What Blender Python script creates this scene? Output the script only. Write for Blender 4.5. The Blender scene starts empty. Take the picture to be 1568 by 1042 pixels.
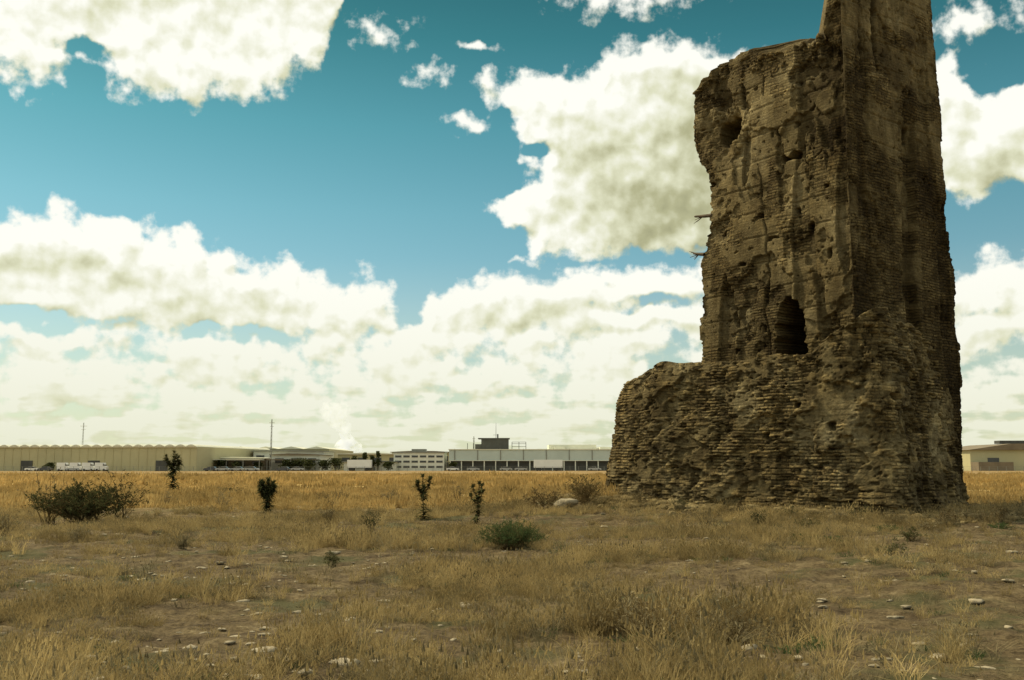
import bpy, math, random, bmesh
import numpy as np
from mathutils import Vector, Matrix
random.seed(7); rng=np.random.default_rng(11)
scene=bpy.context.scene
scene.view_settings.view_transform='Standard'
scene.view_settings.look='None'
scene.view_settings.exposure=0

# ---------------------------------------------------------------- noise
def _h(ix,iy,iz,seed):
    h=(ix.astype(np.int64)*374761393+iy.astype(np.int64)*668265263+iz.astype(np.int64)*2147483647+seed*1274126177)&0xffffffff
    h=((h^(h>>13))*1274126177)&0xffffffff
    h=((h^(h>>16))*2246822519)&0xffffffff
    h=h^(h>>15)
    return (h&0xffffff)/float(0xffffff)
def vnoise(x,y,z=None,seed=0):
    x=np.asarray(x,float); y=np.asarray(y,float)
    z=np.zeros_like(x) if z is None else np.asarray(z,float)
    x,y,z=np.broadcast_arrays(x,y,z)
    ix=np.floor(x);iy=np.floor(y);iz=np.floor(z)
    fx=x-ix;fy=y-iy;fz=z-iz
    fx=fx*fx*(3-2*fx);fy=fy*fy*(3-2*fy);fz=fz*fz*(3-2*fz)
    r=0
    for a in (0,1):
        for b in (0,1):
            for c in (0,1):
                w=(fx if a else 1-fx)*(fy if b else 1-fy)*(fz if c else 1-fz)
                r=r+w*_h(ix+a,iy+b,iz+c,seed)
    return r
def fbm(x,y,z=None,o=4,seed=0):
    r=0;a=.5;t=0;f=1.
    for i in range(o):
        r=r+a*vnoise(np.asarray(x)*f,np.asarray(y)*f,None if z is None else np.asarray(z)*f,seed+i*17)
        t+=a;a*=.5;f*=2.03
    return r/t-.5
def sstep(a,b,x):
    t=np.clip((x-a)/(b-a),0,1);return t*t*(3-2*t)

# ---------------------------------------------------------------- helpers
def new_mat(name):
    m=bpy.data.materials.new(name);m.use_nodes=True
    nt=m.node_tree;nt.nodes.clear();return m,nt
def N(nt,t,**k):
    n=nt.nodes.new(t)
    for a,b in k.items(): setattr(n,a,b)
    return n
def ramp(nt,stops,fac=None):
    r=N(nt,'ShaderNodeValToRGB');e=r.color_ramp.elements
    while len(e)<len(stops): e.new(.5)
    for i,(p,c) in enumerate(stops):
        e[i].position=p;e[i].color=(*c,1)
    if fac is not None: nt.links.new(fac,r.inputs[0])
    return r.outputs[0]
def noise_n(nt,scale,detail=4,rough=.55,vec=None):
    n=N(nt,'ShaderNodeTexNoise');n.inputs['Scale'].default_value=scale;n.inputs['Detail'].default_value=detail
    n.inputs['Roughness'].default_value=rough
    if vec is not None: nt.links.new(vec,n.inputs['Vector'])
    return n
def mixc(nt,fac,a,b,bt='MIX'):
    m=N(nt,'ShaderNodeMix',data_type='RGBA',blend_type=bt)
    for s,v in ((0,fac),(6,a),(7,b)):
        if isinstance(v,(int,float)): m.inputs[s].default_value=v
        elif isinstance(v,tuple): m.inputs[s].default_value=(*v,1)
        else: nt.links.new(v,m.inputs[s])
    return m.outputs[2]
def math_n(nt,op,*v,clamp=False):
    m=N(nt,'ShaderNodeMath',operation=op);m.use_clamp=clamp
    for i,a in enumerate(v):
        if isinstance(a,(int,float)): m.inputs[i].default_value=a
        else: nt.links.new(a,m.inputs[i])
    return m.outputs[0]
def mrange(nt,v,a,b,c=0.,d=1.,smooth=True):
    mr=N(nt,'ShaderNodeMapRange',interpolation_type='SMOOTHSTEP' if smooth else 'LINEAR')
    for i,q in enumerate((a,b,c,d)): mr.inputs[i+1].default_value=q
    nt.links.new(v,mr.inputs[0]);return mr.outputs[0]
def simple_mat(name,col,rough=.8,var=.25,scale=1.5,metal=0,bump=0.0):
    m,nt=new_mat(name)
    g=N(nt,'ShaderNodeNewGeometry')
    n=noise_n(nt,scale,5,.6,g.outputs['Position'])
    lo=tuple(c*(1-var) for c in col);hi=tuple(min(1,c*(1+var)) for c in col)
    c=ramp(nt,[(.3,lo),(.7,hi)],n.outputs[0])
    p=N(nt,'ShaderNodeBsdfPrincipled');p.inputs['Roughness'].default_value=rough;p.inputs['Metallic'].default_value=metal
    nt.links.new(c,p.inputs['Base Color'])
    if bump:
        b=N(nt,'ShaderNodeBump');b.inputs['Strength'].default_value=bump;b.inputs['Distance'].default_value=.05
        nt.links.new(n.outputs[0],b.inputs['Height']);nt.links.new(b.outputs[0],p.inputs['Normal'])
    o=N(nt,'ShaderNodeOutputMaterial');nt.links.new(p.outputs[0],o.inputs[0])
    return m
def link(o,coll=None):
    (coll or scene.collection).objects.link(o);return o
def mesh_np(name,V,F,mats=(),smooth=False,coll=None,attrs=None,do_link=True,midx=None):
    me=bpy.data.meshes.new(name)
    V=np.asarray(V,np.float32)
    if isinstance(F,np.ndarray):
        nf,k=F.shape
        me.vertices.add(len(V));me.vertices.foreach_set('co',V.ravel())
        me.loops.add(nf*k);me.loops.foreach_set('vertex_index',F.astype(np.int32).ravel())
        me.polygons.add(nf);me.polygons.foreach_set('loop_start',np.arange(0,nf*k,k,dtype=np.int32))
        me.update(calc_edges=True);me.validate()
    else:
        me.from_pydata([tuple(v) for v in V.tolist()],[],F);me.update()
    for m in mats: me.materials.append(m)
    if midx is not None: me.polygons.foreach_set('material_index',np.asarray(midx,np.int32))
    if smooth: me.polygons.foreach_set('use_smooth',np.ones(len(me.polygons),bool))
    if attrs:
        for k,a in attrs.items():
            at=me.attributes.new(k,'FLOAT','POINT');at.data.foreach_set('value',np.asarray(a,np.float32).ravel())
    o=bpy.data.objects.new(name,me)
    if do_link: link(o,coll)
    return o
def empty(name,loc=(0,0,0)):
    e=bpy.data.objects.new(name,None);e.location=loc;link(e);return e

class MB:
    def __init__(s): s.v=[];s.f=[];s.m=[]
    def add(s,vs,fs,m=0):
        b=len(s.v);s.v+= [tuple(p) for p in vs]
        for f in fs: s.f.append(tuple(b+i for i in f));s.m.append(m)
    def box(s,x0,x1,y0,y1,z0,z1,m=0):
        s.add([(x0,y0,z0),(x1,y0,z0),(x1,y1,z0),(x0,y1,z0),(x0,y0,z1),(x1,y0,z1),(x1,y1,z1),(x0,y1,z1)],
              [(0,3,2,1),(4,5,6,7),(0,1,5,4),(1,2,6,5),(2,3,7,6),(3,0,4,7)],m)
    def prism(s,prof,y0,y1,m=0):
        n=len(prof)
        s.add([(x,y0,z) for x,z in prof]+[(x,y1,z) for x,z in prof],
              [tuple(range(n)),tuple(range(2*n-1,n-1,-1))]+[(i,i+n,(i+1)%n+n,(i+1)%n) for i in range(n)],m)
    def cyl(s,c,r,axis,l,m=0,n=12):
        vs=[]
        for e in (-l/2,l/2):
            for i in range(n):
                a=2*math.pi*i/n;u=r*math.cos(a);w=r*math.sin(a)
                vs.append({'y':(c[0]+u,c[1]+e,c[2]+w),'z':(c[0]+u,c[1]+w,c[2]+e),'x':(c[0]+e,c[1]+u,c[2]+w)}[axis])
        s.add(vs,[tuple(range(n)),tuple(range(2*n-1,n-1,-1))]+[(i,(i+1)%n,(i+1)%n+n,i+n) for i in range(n)],m)
    def tube(s,pts,rs,m=0,n=5):
        b=len(s.v)
        for i,p in enumerate(pts):
            p=Vector(p);d=(Vector(pts[min(i+1,len(pts)-1)])-Vector(pts[max(i-1,0)])).normalized()
            q=d.to_track_quat('Z','Y')
            for k in range(n):
                a=2*math.pi*k/n
                s.v.append(tuple(p+q@Vector((math.cos(a)*rs[i],math.sin(a)*rs[i],0))))
        for i in range(len(pts)-1):
            for k in range(n):
                s.f.append((b+i*n+k,b+i*n+(k+1)%n,b+(i+1)*n+(k+1)%n,b+(i+1)*n+k));s.m.append(m)
    def obj(s,name,mats,parent=None,loc=(0,0,0),rot=0,smooth=False,do_link=True):
        o=mesh_np(name,np.array(s.v),s.f,mats,smooth,do_link=do_link,midx=s.m)
        o.location=loc;o.rotation_euler=(0,0,rot)
        if parent: o.parent=parent
        return o

# ---------------------------------------------------------------- terrain height
TC=(9.6,33.0)
def gh(x,y):
    x=np.asarray(x,float);y=np.asarray(y,float)
    near=1-sstep(90,160,np.hypot(x,y))
    m=.5*np.exp(-(((x-TC[0]+1)/9.)**2+((y-TC[1]-2)/7.)**2))
    m=m+.35*np.exp(-(((x-3.)/4.)**2+((y-36)/4.)**2))
    u=.30*fbm(x/7.,y/7.,o=3,seed=3)+.12*fbm(x/1.6,y/1.6,o=3,seed=8)
    return m+u*near
def g1(x,y): return float(gh(np.array([x]),np.array([y]))[0])

# ---------------------------------------------------------------- camera
cam=bpy.data.cameras.new('camera');co=link(bpy.data.objects.new('camera',cam))
cam.sensor_width=36;cam.lens=35.0
co.location=(0,0,1.6);co.rotation_euler=(math.radians(90+7.22),0,0)
cam.clip_end=20000;cam.clip_start=.05
scene.camera=co

# ---------------------------------------------------------------- sun
S=Vector((-.575,.315,.755)).normalized()
sl=bpy.data.lights.new('sun','SUN');sl.energy=4.3;sl.angle=math.radians(.5);sl.color=(1.,.88,.60)
so=link(bpy.data.objects.new('sun',sl));so.rotation_euler=S.to_track_quat('Z','Y').to_euler();so.location=(-30,20,60)

# ---------------------------------------------------------------- world sky with clouds
w=bpy.data.worlds.new('World');scene.world=w;w.use_nodes=True;nt=w.node_tree;nt.nodes.clear()
def fcurve(g,val,lo,hi,pts,vmax=36.):
    n=N(g,'ShaderNodeFloatCurve');c=n.mapping.curves[0]
    n.mapping.use_clip=True
    P=[((x-lo)/(hi-lo),(y+6)/(vmax+6)) for x,y in pts]
    c.points[0].location=P[0];c.points[1].location=P[-1]
    for p in P[1:-1]: c.points.new(*p)
    for p in c.points: p.handle_type='AUTO_CLAMPED'
    n.mapping.update()
    t=math_n(g,'DIVIDE',math_n(g,'SUBTRACT',val,lo),hi-lo,clamp=True)
    g.links.new(t,n.inputs['Value'])
    return math_n(g,'MULTIPLY_ADD',n.outputs[0],vmax+6.,-6.)
BANK=[(-40,12.4),(-28.5,12.6),(-26.5,12.9),(-25,13.7),(-23.6,13.3),(-22.2,13.6),(-20.5,13.1),(-19,12.9),(-17.5,12.1),(-16.3,11.7),(-14.7,11.1),(-13.2,11.5),(-11.5,11.1),(-9.8,10.4),(-8.5,10.8),(-6.8,10.1),(-5.6,8.8),(-4.6,9.8),(-3,10.7),(-1.5,10.8),(0,11.0),(2,10.9),(4,11.5),(7,11.3),(10,11.4),(14,11.3),(22,10.5),(24,10.1),(26,10.9),(28,10.7),(40,11)]
def cloud_group():
    g=bpy.data.node_groups.new('cloud_density','ShaderNodeTree')
    g.interface.new_socket('P',in_out='INPUT',socket_type='NodeSocketVector')
    g.interface.new_socket('Density',in_out='OUTPUT',socket_type='NodeSocketFloat')
    g.interface.new_socket('Soft',in_out='OUTPUT',socket_type='NodeSocketFloat')
    gi=g.nodes.new('NodeGroupInput');go=g.nodes.new('NodeGroupOutput')
    P=gi.outputs[0]
    n=noise_n(g,.42,3,.5,P)
    s=N(g,'ShaderNodeVectorMath',operation='MULTIPLY_ADD')
    g.links.new(n.outputs['Color'],s.inputs[0]);s.inputs[1].default_value=(3.0,2.0,0)
    a=N(g,'ShaderNodeVectorMath',operation='SUBTRACT');g.links.new(P,a.inputs[0]);a.inputs[1].default_value=(1.5,1.0,0)
    g.links.new(a.outputs[0],s.inputs[2]);P2=s.outputs[0]
    sx=N(g,'ShaderNodeSeparateXYZ');g.links.new(P2,sx.inputs[0]);az,el=sx.outputs[0],sx.outputs[1]
    sub=lambda a,b:math_n(g,'SUBTRACT',a,b)
    mul=lambda a,b:math_n(g,'MULTIPLY',a,b)
    T=fcurve(g,az,-40,40,BANK)
    bank=math_n(g,'MINIMUM',mul(sub(T,el),.8),mul(sub(el,7.2),.7))
    TL=fcurve(g,az,-40,40,[(-40,20),(-28,19.3),(-26,19.6),(-25.2,20.7),(-23.6,21.0),(-22.5,20.1),(-20.5,19.6),(-19,19.4),(-17.5,19.8),(-15.5,20.1),(-13.5,21.0),(-12,22.1),(-11,24),(-10,27),(-6,33),(5,35),(40,35)])
    tl=mul(sub(el,TL),.6)
    AL=fcurve(g,el,10,24,[(10,1.2),(11.4,0),(12.2,.7),(12.9,1.0),(13.6,-.1),(14.4,-1.1),(15.2,-.8),(15.9,1.0),(16.8,1.2),(17.5,.7),(18.2,1.2),(19.1,.5),(20.,-.8),(21,-1.6),(21.9,-1.8),(24,-1.4)])
    TT=fcurve(g,az,-4,40,[(-4,21.7),(-1,22.3),(1,22.3),(2.4,21.7),(3.6,22.2),(4.6,22.2),(5.6,23.3),(7.5,23.7),(10,23.8),(12,23),(16,22.5),(22,21.5),(24.3,21.6),(25.5,20.6),(27,19.8),(28.5,19.4),(40,19)])
    BB=fcurve(g,az,-4,40,[(-4,11.4),(0,11.7),(4,12.0),(8,12.1),(12,12),(20,13),(23.5,14.4),(25,13.8),(27,14.4),(29,14.),(40,14)])
    mid=math_n(g,'MINIMUM',mul(sub(az,AL),.75),math_n(g,'MINIMUM',mul(sub(TT,el),.75),mul(sub(el,BB),1.0)))
    base=math_n(g,'MAXIMUM',bank,math_n(g,'MAXIMUM',tl,mid))
    cur=None
    for (a_,e,rx,ry) in [(-8,24.1,1.9,.8),(-5.0,22.0,1.3,.7),(-2.4,19.5,1.4,.55),(-2.2,23.7,1.0,.3),(7.0,25.9,4.4,1.1),(25.8,22.9,3.2,1.0)]:
        ma=N(g,'ShaderNodeVectorMath',operation='MULTIPLY_ADD');g.links.new(P2,ma.inputs[0])
        ma.inputs[1].default_value=(1/rx,1/ry,0);ma.inputs[2].default_value=(-a_/rx,-e/ry,0)
        le=N(g,'ShaderNodeVectorMath',operation='LENGTH');g.links.new(ma.outputs[0],le.inputs[0])
        cur=le.outputs['Value'] if cur is None else math_n(g,'MINIMUM',cur,le.outputs['Value'])
    base=math_n(g,'MAXIMUM',base,math_n(g,'MULTIPLY_ADD',cur,-.55,.36))
    cur=None
    for (a_,e,rx,ry) in [(-25.5,7.6,2.6,.45),(-16.0,7.3,2.6,.4),(8.8,9.3,3.0,.42),(-6.6,8.8,.9,.7),(-24.3,21.7,1.6,.4),(1.6,17.8,.5,.4),(26.9,19.6,1.0,.7),(13,9.5,3,.4)]:
        ma=N(g,'ShaderNodeVectorMath',operation='MULTIPLY_ADD');g.links.new(P2,ma.inputs[0])
        ma.inputs[1].default_value=(1/rx,1/ry,0);ma.inputs[2].default_value=(-a_/rx,-e/ry,0)
        le=N(g,'ShaderNodeVectorMath',operation='LENGTH');g.links.new(ma.outputs[0],le.inputs[0])
        cur=le.outputs['Value'] if cur is None else math_n(g,'MINIMUM',cur,le.outputs['Value'])
    hole=mrange(g,cur,1.9,.4,0.,.95)
    sy=N(g,'ShaderNodeSeparateXYZ');g.links.new(P,sy.inputs[0])
    inv=math_n(g,'DIVIDE',40.0,math_n(g,'ADD',math_n(g,'MAXIMUM',sy.outputs[1],0.0),2.2))
    cx=N(g,'ShaderNodeCombineXYZ')
    g.links.new(mul(sy.outputs[0],.26),cx.inputs[0]);g.links.new(mul(inv,.68),cx.inputs[1])
    rn=noise_n(g,1.0,3,.5,cx.outputs[0])
    low=math_n(g,'MULTIPLY_ADD',rn.outputs[0],4.2,-1.60)
    low=sub(low,mrange(g,sy.outputs[1],7.4,9.2,0.,2.5))
    base=math_n(g,'SMOOTH_MAX',base,low,.2)
    base=sub(math_n(g,'MAXIMUM',math_n(g,'MINIMUM',base,.9),-1.1),hole)
    n1=noise_n(g,.9,7,.54,P)
    n3=noise_n(g,.55,2.5,.45,P)
    d=math_n(g,'ADD',base,math_n(g,'MULTIPLY_ADD',n1.outputs[0],2.4,-1.17))
    g.links.new(d,go.inputs[0])
    g.links.new(math_n(g,'ADD',math_n(g,'MULTIPLY',math_n(g,'MINIMUM',base,.9),.85),math_n(g,'MULTIPLY_ADD',n3.outputs[0],1.5,math_n(g,'MULTIPLY',n1.outputs[0],1.1))),go.inputs[1])
    return g
cg=cloud_group()
tc=N(nt,'ShaderNodeTexCoord')
sp=N(nt,'ShaderNodeSeparateXYZ');nt.links.new(tc.outputs['Generated'],sp.inputs[0])
az=math_n(nt,'MULTIPLY',math_n(nt,'ARCTAN2',sp.outputs[0],sp.outputs[1]),57.2958)
el=math_n(nt,'MULTIPLY',math_n(nt,'ARCSINE',sp.outputs[2]),57.2958)
cb=N(nt,'ShaderNodeCombineXYZ');nt.links.new(az,cb.inputs[0]);nt.links.new(el,cb.inputs[1])
P=cb.outputs[0]
def dens(off=None):
    gn=N(nt,'ShaderNodeGroup');gn.node_tree=cg
    if off:
        a=N(nt,'ShaderNodeVectorMath',operation='ADD');nt.links.new(P,a.inputs[0]);a.inputs[1].default_value=(*off,0)
        nt.links.new(a.outputs[0],gn.inputs[0])
    else: nt.links.new(P,gn.inputs[0])
    return gn.outputs
D0=dens();D1=dens((-.30,.60))
d0=D0[0]
alpha=mrange(nt,d0,-.20,.46)
lit=math_n(nt,'MULTIPLY_ADD',math_n(nt,'SUBTRACT',D0[1],D1[1]),.50,.84)
shade=None
for (a,e,rx,ry,k) in [(5.5,17.4,3.4,2.0,.50),(9.5,14.6,5.2,2.2,.85),(12,18,4.5,4,.7),(-22,25.5,6,1.8,.30),(-24,10.2,6,1.1,.25),(-17,8.8,6,1.0,.22),(1.5,8.8,5,.8,.28),(26.5,15.2,3,1.2,.4)]:
    ma=N(nt,'ShaderNodeVectorMath',operation='MULTIPLY_ADD');nt.links.new(P,ma.inputs[0])
    ma.inputs[1].default_value=(1/rx,1/ry,0);ma.inputs[2].default_value=(-a/rx,-e/ry,0)
    le=N(nt,'ShaderNodeVectorMath',operation='LENGTH');nt.links.new(ma.outputs[0],le.inputs[0])
    v=math_n(nt,'MULTIPLY',mrange(nt,le.outputs['Value'],1.7,.1),k)
    shade=v if shade is None else math_n(nt,'MAXIMUM',shade,v)
lit=math_n(nt,'SUBTRACT',lit,math_n(nt,'MULTIPLY',shade,.60))
thick=mrange(nt,d0,.5,1.6)
lit=math_n(nt,'SUBTRACT',lit,math_n(nt,'MULTIPLY',thick,.13))
ccol=ramp(nt,[(0.0,(.31,.31,.18)),(.3,(.47,.47,.28)),(.55,(.74,.75,.54)),(.82,(1.02,1.02,.93))],lit)
sky=N(nt,'ShaderNodeTexSky');sky.sky_type='NISHITA';sky.sun_disc=False
sky.sun_elevation=math.asin(S.z);sky.sun_rotation=math.atan2(S.x,S.y)%(2*math.pi)
sky.air_density=1.0;sky.dust_density=.6;sky.ozone_density=2.0
SK=.10
tint=ramp(nt,[(0,(1.05,1.12,.95)),(.28,(.92,1.13,.95)),(.45,(.70,1.12,.88)),(.6,(.46,1.0,.74)),(.75,(.25,.74,.52)),(.9,(.15,.51,.35))],math_n(nt,'DIVIDE',el,32.,clamp=True))
skc=mixc(nt,1.0,sky.outputs[0],tint,'MULTIPLY')
sc=N(nt,'ShaderNodeVectorMath',operation='SCALE');nt.links.new(ccol,sc.inputs[0]);sc.inputs['Scale'].default_value=1/SK
hz=math_n(nt,'POWER',mrange(nt,el,12.,-1.,0,1,False),1.4)
cm=mixc(nt,alpha,skc,sc.outputs[0])
hcol=tuple(c/SK for c in (.73,.74,.52))
cm2=mixc(nt,math_n(nt,'MULTIPLY',hz,.88),cm,hcol)
bg=N(nt,'ShaderNodeBackground');bg.inputs[1].default_value=SK;nt.links.new(cm2,bg.inputs[0])
wo=N(nt,'ShaderNodeOutputWorld');nt.links.new(bg.outputs[0],wo.inputs[0])
w.cycles.sampling_method='MANUAL';w.cycles.sample_map_resolution=256

# ---------------------------------------------------------------- ground
def graded(lo,hi,step,far,n):
    core=np.arange(lo,hi,step)
    t=np.linspace(0,1,n+1)[1:]
    a=hi+ (far-hi)*(np.exp(t*6)-1)/(np.exp(6)-1)
    b=lo-(far+lo)*(np.exp(t*6)-1)/(np.exp(6)-1)
    return np.concatenate([b[::-1],core,a])
gx=graded(-17,19,.085,7000,60);gy=graded(6,44,.085,7000,60)
GX,GY=np.meshgrid(gx,gy)
GZ=gh(GX,GY)
clod=(fbm(GX/.25,GY/.25,o=3,seed=21)*.11)*(1-sstep(35,50,GY))*(1-sstep(15,25,np.abs(GX)))
GZ=GZ+clod
ny,nx=GX.shape
idx=np.arange(nx*ny).reshape(ny,nx)
F=np.stack([idx[:-1,:-1],idx[:-1,1:],idx[1:,1:],idx[1:,:-1]],-1).reshape(-1,4)
gm,gn=new_mat('dry_soil')
ge=N(gn,'ShaderNodeNewGeometry')
b=noise_n(gn,1.7,6,.65,ge.outputs['Position']);c=noise_n(gn,14,5,.7,ge.outputs['Position']);gg=noise_n(gn,.45,5,.6,ge.outputs['Position'])
c1=ramp(gn,[(.35,(.075,.053,.028)),(.55,(.145,.107,.054)),(.7,(.23,.178,.095))],b.outputs[0])
c2=ramp(gn,[(.35,(.42,.39,.34)),(.65,(1.25,1.25,1.25))],c.outputs[0])
cc=mixc(gn,.9,c1,c2,'MULTIPLY')
cc=mixc(gn,mrange(gn,gg.outputs[0],.50,.62,0,.65),cc,(.066,.070,.028))
vl=N(gn,'ShaderNodeVectorMath',operation='LENGTH');gn.links.new(ge.outputs['Position'],vl.inputs[0])
fa=noise_n(gn,.035,6,.6,ge.outputs['Position'])
fc=ramp(gn,[(.35,(.28,.19,.065)),(.5,(.46,.32,.115)),(.65,(.60,.43,.17))],fa.outputs[0])
cc=mixc(gn,mrange(gn,vl.outputs['Value'],30,85,0,1,False),cc,fc)
sy=N(gn,'ShaderNodeSeparateXYZ');gn.links.new(ge.outputs['Position'],sy.inputs[0])
cc=mixc(gn,math_n(gn,'MULTIPLY',mrange(gn,sy.outputs[1],150,210),.75),cc,(.20,.13,.06))
bp=N(gn,'ShaderNodeBump');bp.inputs['Strength'].default_value=1.;bp.inputs['Distance'].default_value=.05;gn.links.new(c.outputs[0],bp.inputs['Height'])
p=N(gn,'ShaderNodeBsdfPrincipled');p.inputs['Roughness'].default_value=.95;p.inputs['Specular IOR Level'].default_value=.1
gn.links.new(cc,p.inputs['Base Color']);gn.links.new(bp.outputs[0],p.inputs['Normal'])
o=N(gn,'ShaderNodeOutputMaterial');gn.links.new(p.outputs[0],o.inputs[0])
mesh_np('ground',np.stack([GX,GY,GZ],-1).reshape(-1,3),F,[gm],True)

# ---------------------------------------------------------------- tower masonry material
sm,sn=new_mat('old_masonry')
ge=N(sn,'ShaderNodeNewGeometry')
at=N(sn,'ShaderNodeAttribute',attribute_name='tone')
n1=noise_n(sn,.7,6,.65,ge.outputs['Position']);n2=noise_n(sn,4.5,6,.7,ge.outputs['Position']);n3=noise_n(sn,20,4,.75,ge.outputs['Position'])
mp=N(sn,'ShaderNodeMapping');mp.inputs['Scale'].default_value=(2.2,2.2,.22);sn.links.new(ge.outputs['Position'],mp.inputs[0])
n4=noise_n(sn,1.0,5,.6,mp.outputs[0])
ca=ramp(sn,[(.32,(.112,.084,.038)),(.5,(.190,.149,.072)),(.68,(.285,.235,.128))],n1.outputs[0])
cb_=ramp(sn,[(.3,(.5,.47,.42)),(.52,(1,1,1)),(.75,(1.4,1.35,1.25))],n2.outputs[0])
cs=mixc(sn,.9,ca,cb_,'MULTIPLY')
cs=mixc(sn,.5,cs,ramp(sn,[(.36,(.6,.58,.55)),(.6,(1.2,1.2,1.2))],n3.outputs[0]),'MULTIPLY')
st=ramp(sn,[(.35,(.45,.41,.35)),(.6,(1,1,1))],n4.outputs[0])
cs=mixc(sn,.65,cs,st,'MULTIPLY')
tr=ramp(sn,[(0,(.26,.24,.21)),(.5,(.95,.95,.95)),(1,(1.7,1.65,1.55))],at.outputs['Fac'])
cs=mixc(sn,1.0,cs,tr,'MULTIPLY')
al_=N(sn,'ShaderNodeAttribute',attribute_name='along');bk=N(sn,'ShaderNodeAttribute',attribute_name='brickwork')
sz=N(sn,'ShaderNodeSeparateXYZ');sn.links.new(ge.outputs['Position'],sz.inputs[0])
zz=math_n(sn,'MULTIPLY_ADD',n1.outputs[0],.35,sz.outputs[2]);uu=math_n(sn,'MULTIPLY_ADD',n2.outputs[0],.10,al_.outputs['Fac'])
cv=N(sn,'ShaderNodeCombineXYZ');sn.links.new(uu,cv.inputs[0]);sn.links.new(zz,cv.inputs[1])
bt=N(sn,'ShaderNodeTexBrick');sn.links.new(cv.outputs[0],bt.inputs['Vector']);bt.inputs['Scale'].default_value=1.
bt.inputs['Brick Width'].default_value=.30;bt.inputs['Row Height'].default_value=.095;bt.inputs['Mortar Size'].default_value=.016;bt.inputs['Mortar Smooth'].default_value=.3
bt.inputs['Color1'].default_value=(1.3,1.25,1.15,1);bt.inputs['Color2'].default_value=(.72,.66,.58,1);bt.inputs['Mortar'].default_value=(.34,.32,.29,1)
bmask=math_n(sn,'MULTIPLY',bk.outputs['Fac'],mrange(sn,n2.outputs[0],.34,.50))
cs=mixc(sn,bmask,cs,mixc(sn,1.0,cs,bt.outputs['Color'],'MULTIPLY'))
bp=N(sn,'ShaderNodeBump');bp.inputs['Strength'].default_value=.7;bp.inputs['Distance'].default_value=.05
hh=math_n(sn,'ADD',n3.outputs[0],math_n(sn,'MULTIPLY',n2.outputs[0],1.3));
hh=math_n(sn,'SUBTRACT',hh,math_n(sn,'MULTIPLY',math_n(sn,'MULTIPLY',bt.outputs['Fac'],bmask),1.2));sn.links.new(hh,bp.inputs['Height'])
p=N(sn,'ShaderNodeBsdfPrincipled');p.inputs['Roughness'].default_value=.95;p.inputs['Specular IOR Level'].default_value=.1
sn.links.new(cs,p.inputs['Base Color']);sn.links.new(bp.outputs[0],p.inputs['Normal'])
o=N(sn,'ShaderNodeOutputMaterial');sn.links.new(p.outputs[0],o.inputs[0])

C0=np.array([10.1,29.0]);LD=np.array([-.591,.807]);RD=np.array([.807,.591])
LN=np.array([-.807,-.591]);RN=np.array([.591,-.807])
tower=empty('ruined_tower',(10.2,32.5,0))
def tow_child(o):
    o.parent=tower;o.matrix_parent_inverse=Matrix.Translation((-10.2,-32.5,0));return o
def smooth_cols(A,k):
    ker=np.ones(2*k+1)/(2*k+1)
    P=np.concatenate([A[:,-k:],A,A[:,:k]],1)
    return np.apply_along_axis(lambda r:np.convolve(r,ker,'valid'),1,P)
def box_mask(s,z,cs,cz,w,h,soft=.05,rag=.06,seed=0,arch=False):
    s=s+rag*2*fbm(s/.25,z/.25,o=2,seed=seed+70);z2=z+rag*2*fbm(s/.25+9,z/.25,o=2,seed=seed+71)
    ax=np.abs(s-cs)/(w/2);az_=np.abs(z2-cz)/(h/2)
    r=(ax**4+az_**4)**.25
    if arch:
        up=(z2>cz+.15*h)
        r=np.where(up,(ax**2.2+az_**2.2)**(1/2.2),np.maximum(ax,az_))
    return 1-sstep(1-soft/min(w,h)*2,1,r)
def coursed(S,Z,w,h,seed,warp=.04):
    zz=Z+warp*2*fbm(S/1.1,Z/.9,o=3,seed=seed+1)
    hv=zz/h;row=np.floor(hv);fr=hv-row
    ss=S/w+_h(row,row*0,row*0,seed)*7+.25*fbm(S/.2,Z/.2,o=2,seed=seed+2)
    c=np.floor(ss);z0=row*0
    b0=c+.7*(_h(c,row,z0,seed+3)-.5)*.9;b1=c+1+.7*(_h(c+1,row,z0,seed+3)-.5)*.9
    cell=np.where(ss<b0,c-1,np.where(ss>b1,c+1,c))
    lo=np.where(ss<b0,b0-1,np.where(ss>b1,b1,b0));hi=np.where(ss<b0,b0,np.where(ss>b1,b1+1,b1))
    dx=np.minimum(np.abs(ss-lo),np.abs(hi-ss))*w;dz=np.minimum(fr,1-fr)*h
    e=sstep(.0,.022,np.minimum(dx,dz))
    return e,_h(cell,row,z0,seed+4)
# ---- shaft
K=560
nL,nR,nB1,nB2=290,260,60,60
zb=-.3
pL=np.linspace(1,0,nL,endpoint=False);pR=np.linspace(0,1,nR,endpoint=False)
pB=np.linspace(0,1,nB1,endpoint=False);pC=np.linspace(0,1,nB2,endpoint=False)
seg=np.concatenate([np.zeros(nL),np.ones(nR),np.full(nB1,2),np.full(nB2,3)]).astype(int)
par=np.concatenate([pL,pR,pB,pC]);M=len(par)
sLz=lambda z:np.interp(z,[0,5,7,8.7,9.6,10.3,11,11.6,12.2,12.7,14,14.7,15.3],[6.2,6.12,6.05,5.95,5.65,5.45,5.42,5.6,6.0,6.22,6.3,6.2,6.0])
tRz=lambda z:np.interp(z,[0,4.9,5.1,7.2,10,10.2,14,17.5],[5.55,5.6,5.62,5.58,5.45,5.36,5.22,5.02])
s_top=par*5.9
ztop=np.empty(M)
ztop[seg==0]=np.interp(s_top[seg==0],[0,.3,.45,.62,.72,.95,1.2,1.8,3,4.4,5.0,5.9],[17.9,16.9,16.1,15.5,15.05,14.95,14.85,15.0,15.25,15.45,15.4,14.85])
ztop[seg==1]=17.8
ztop[seg==2]=17.6-2.2*par[seg==2]
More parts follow.
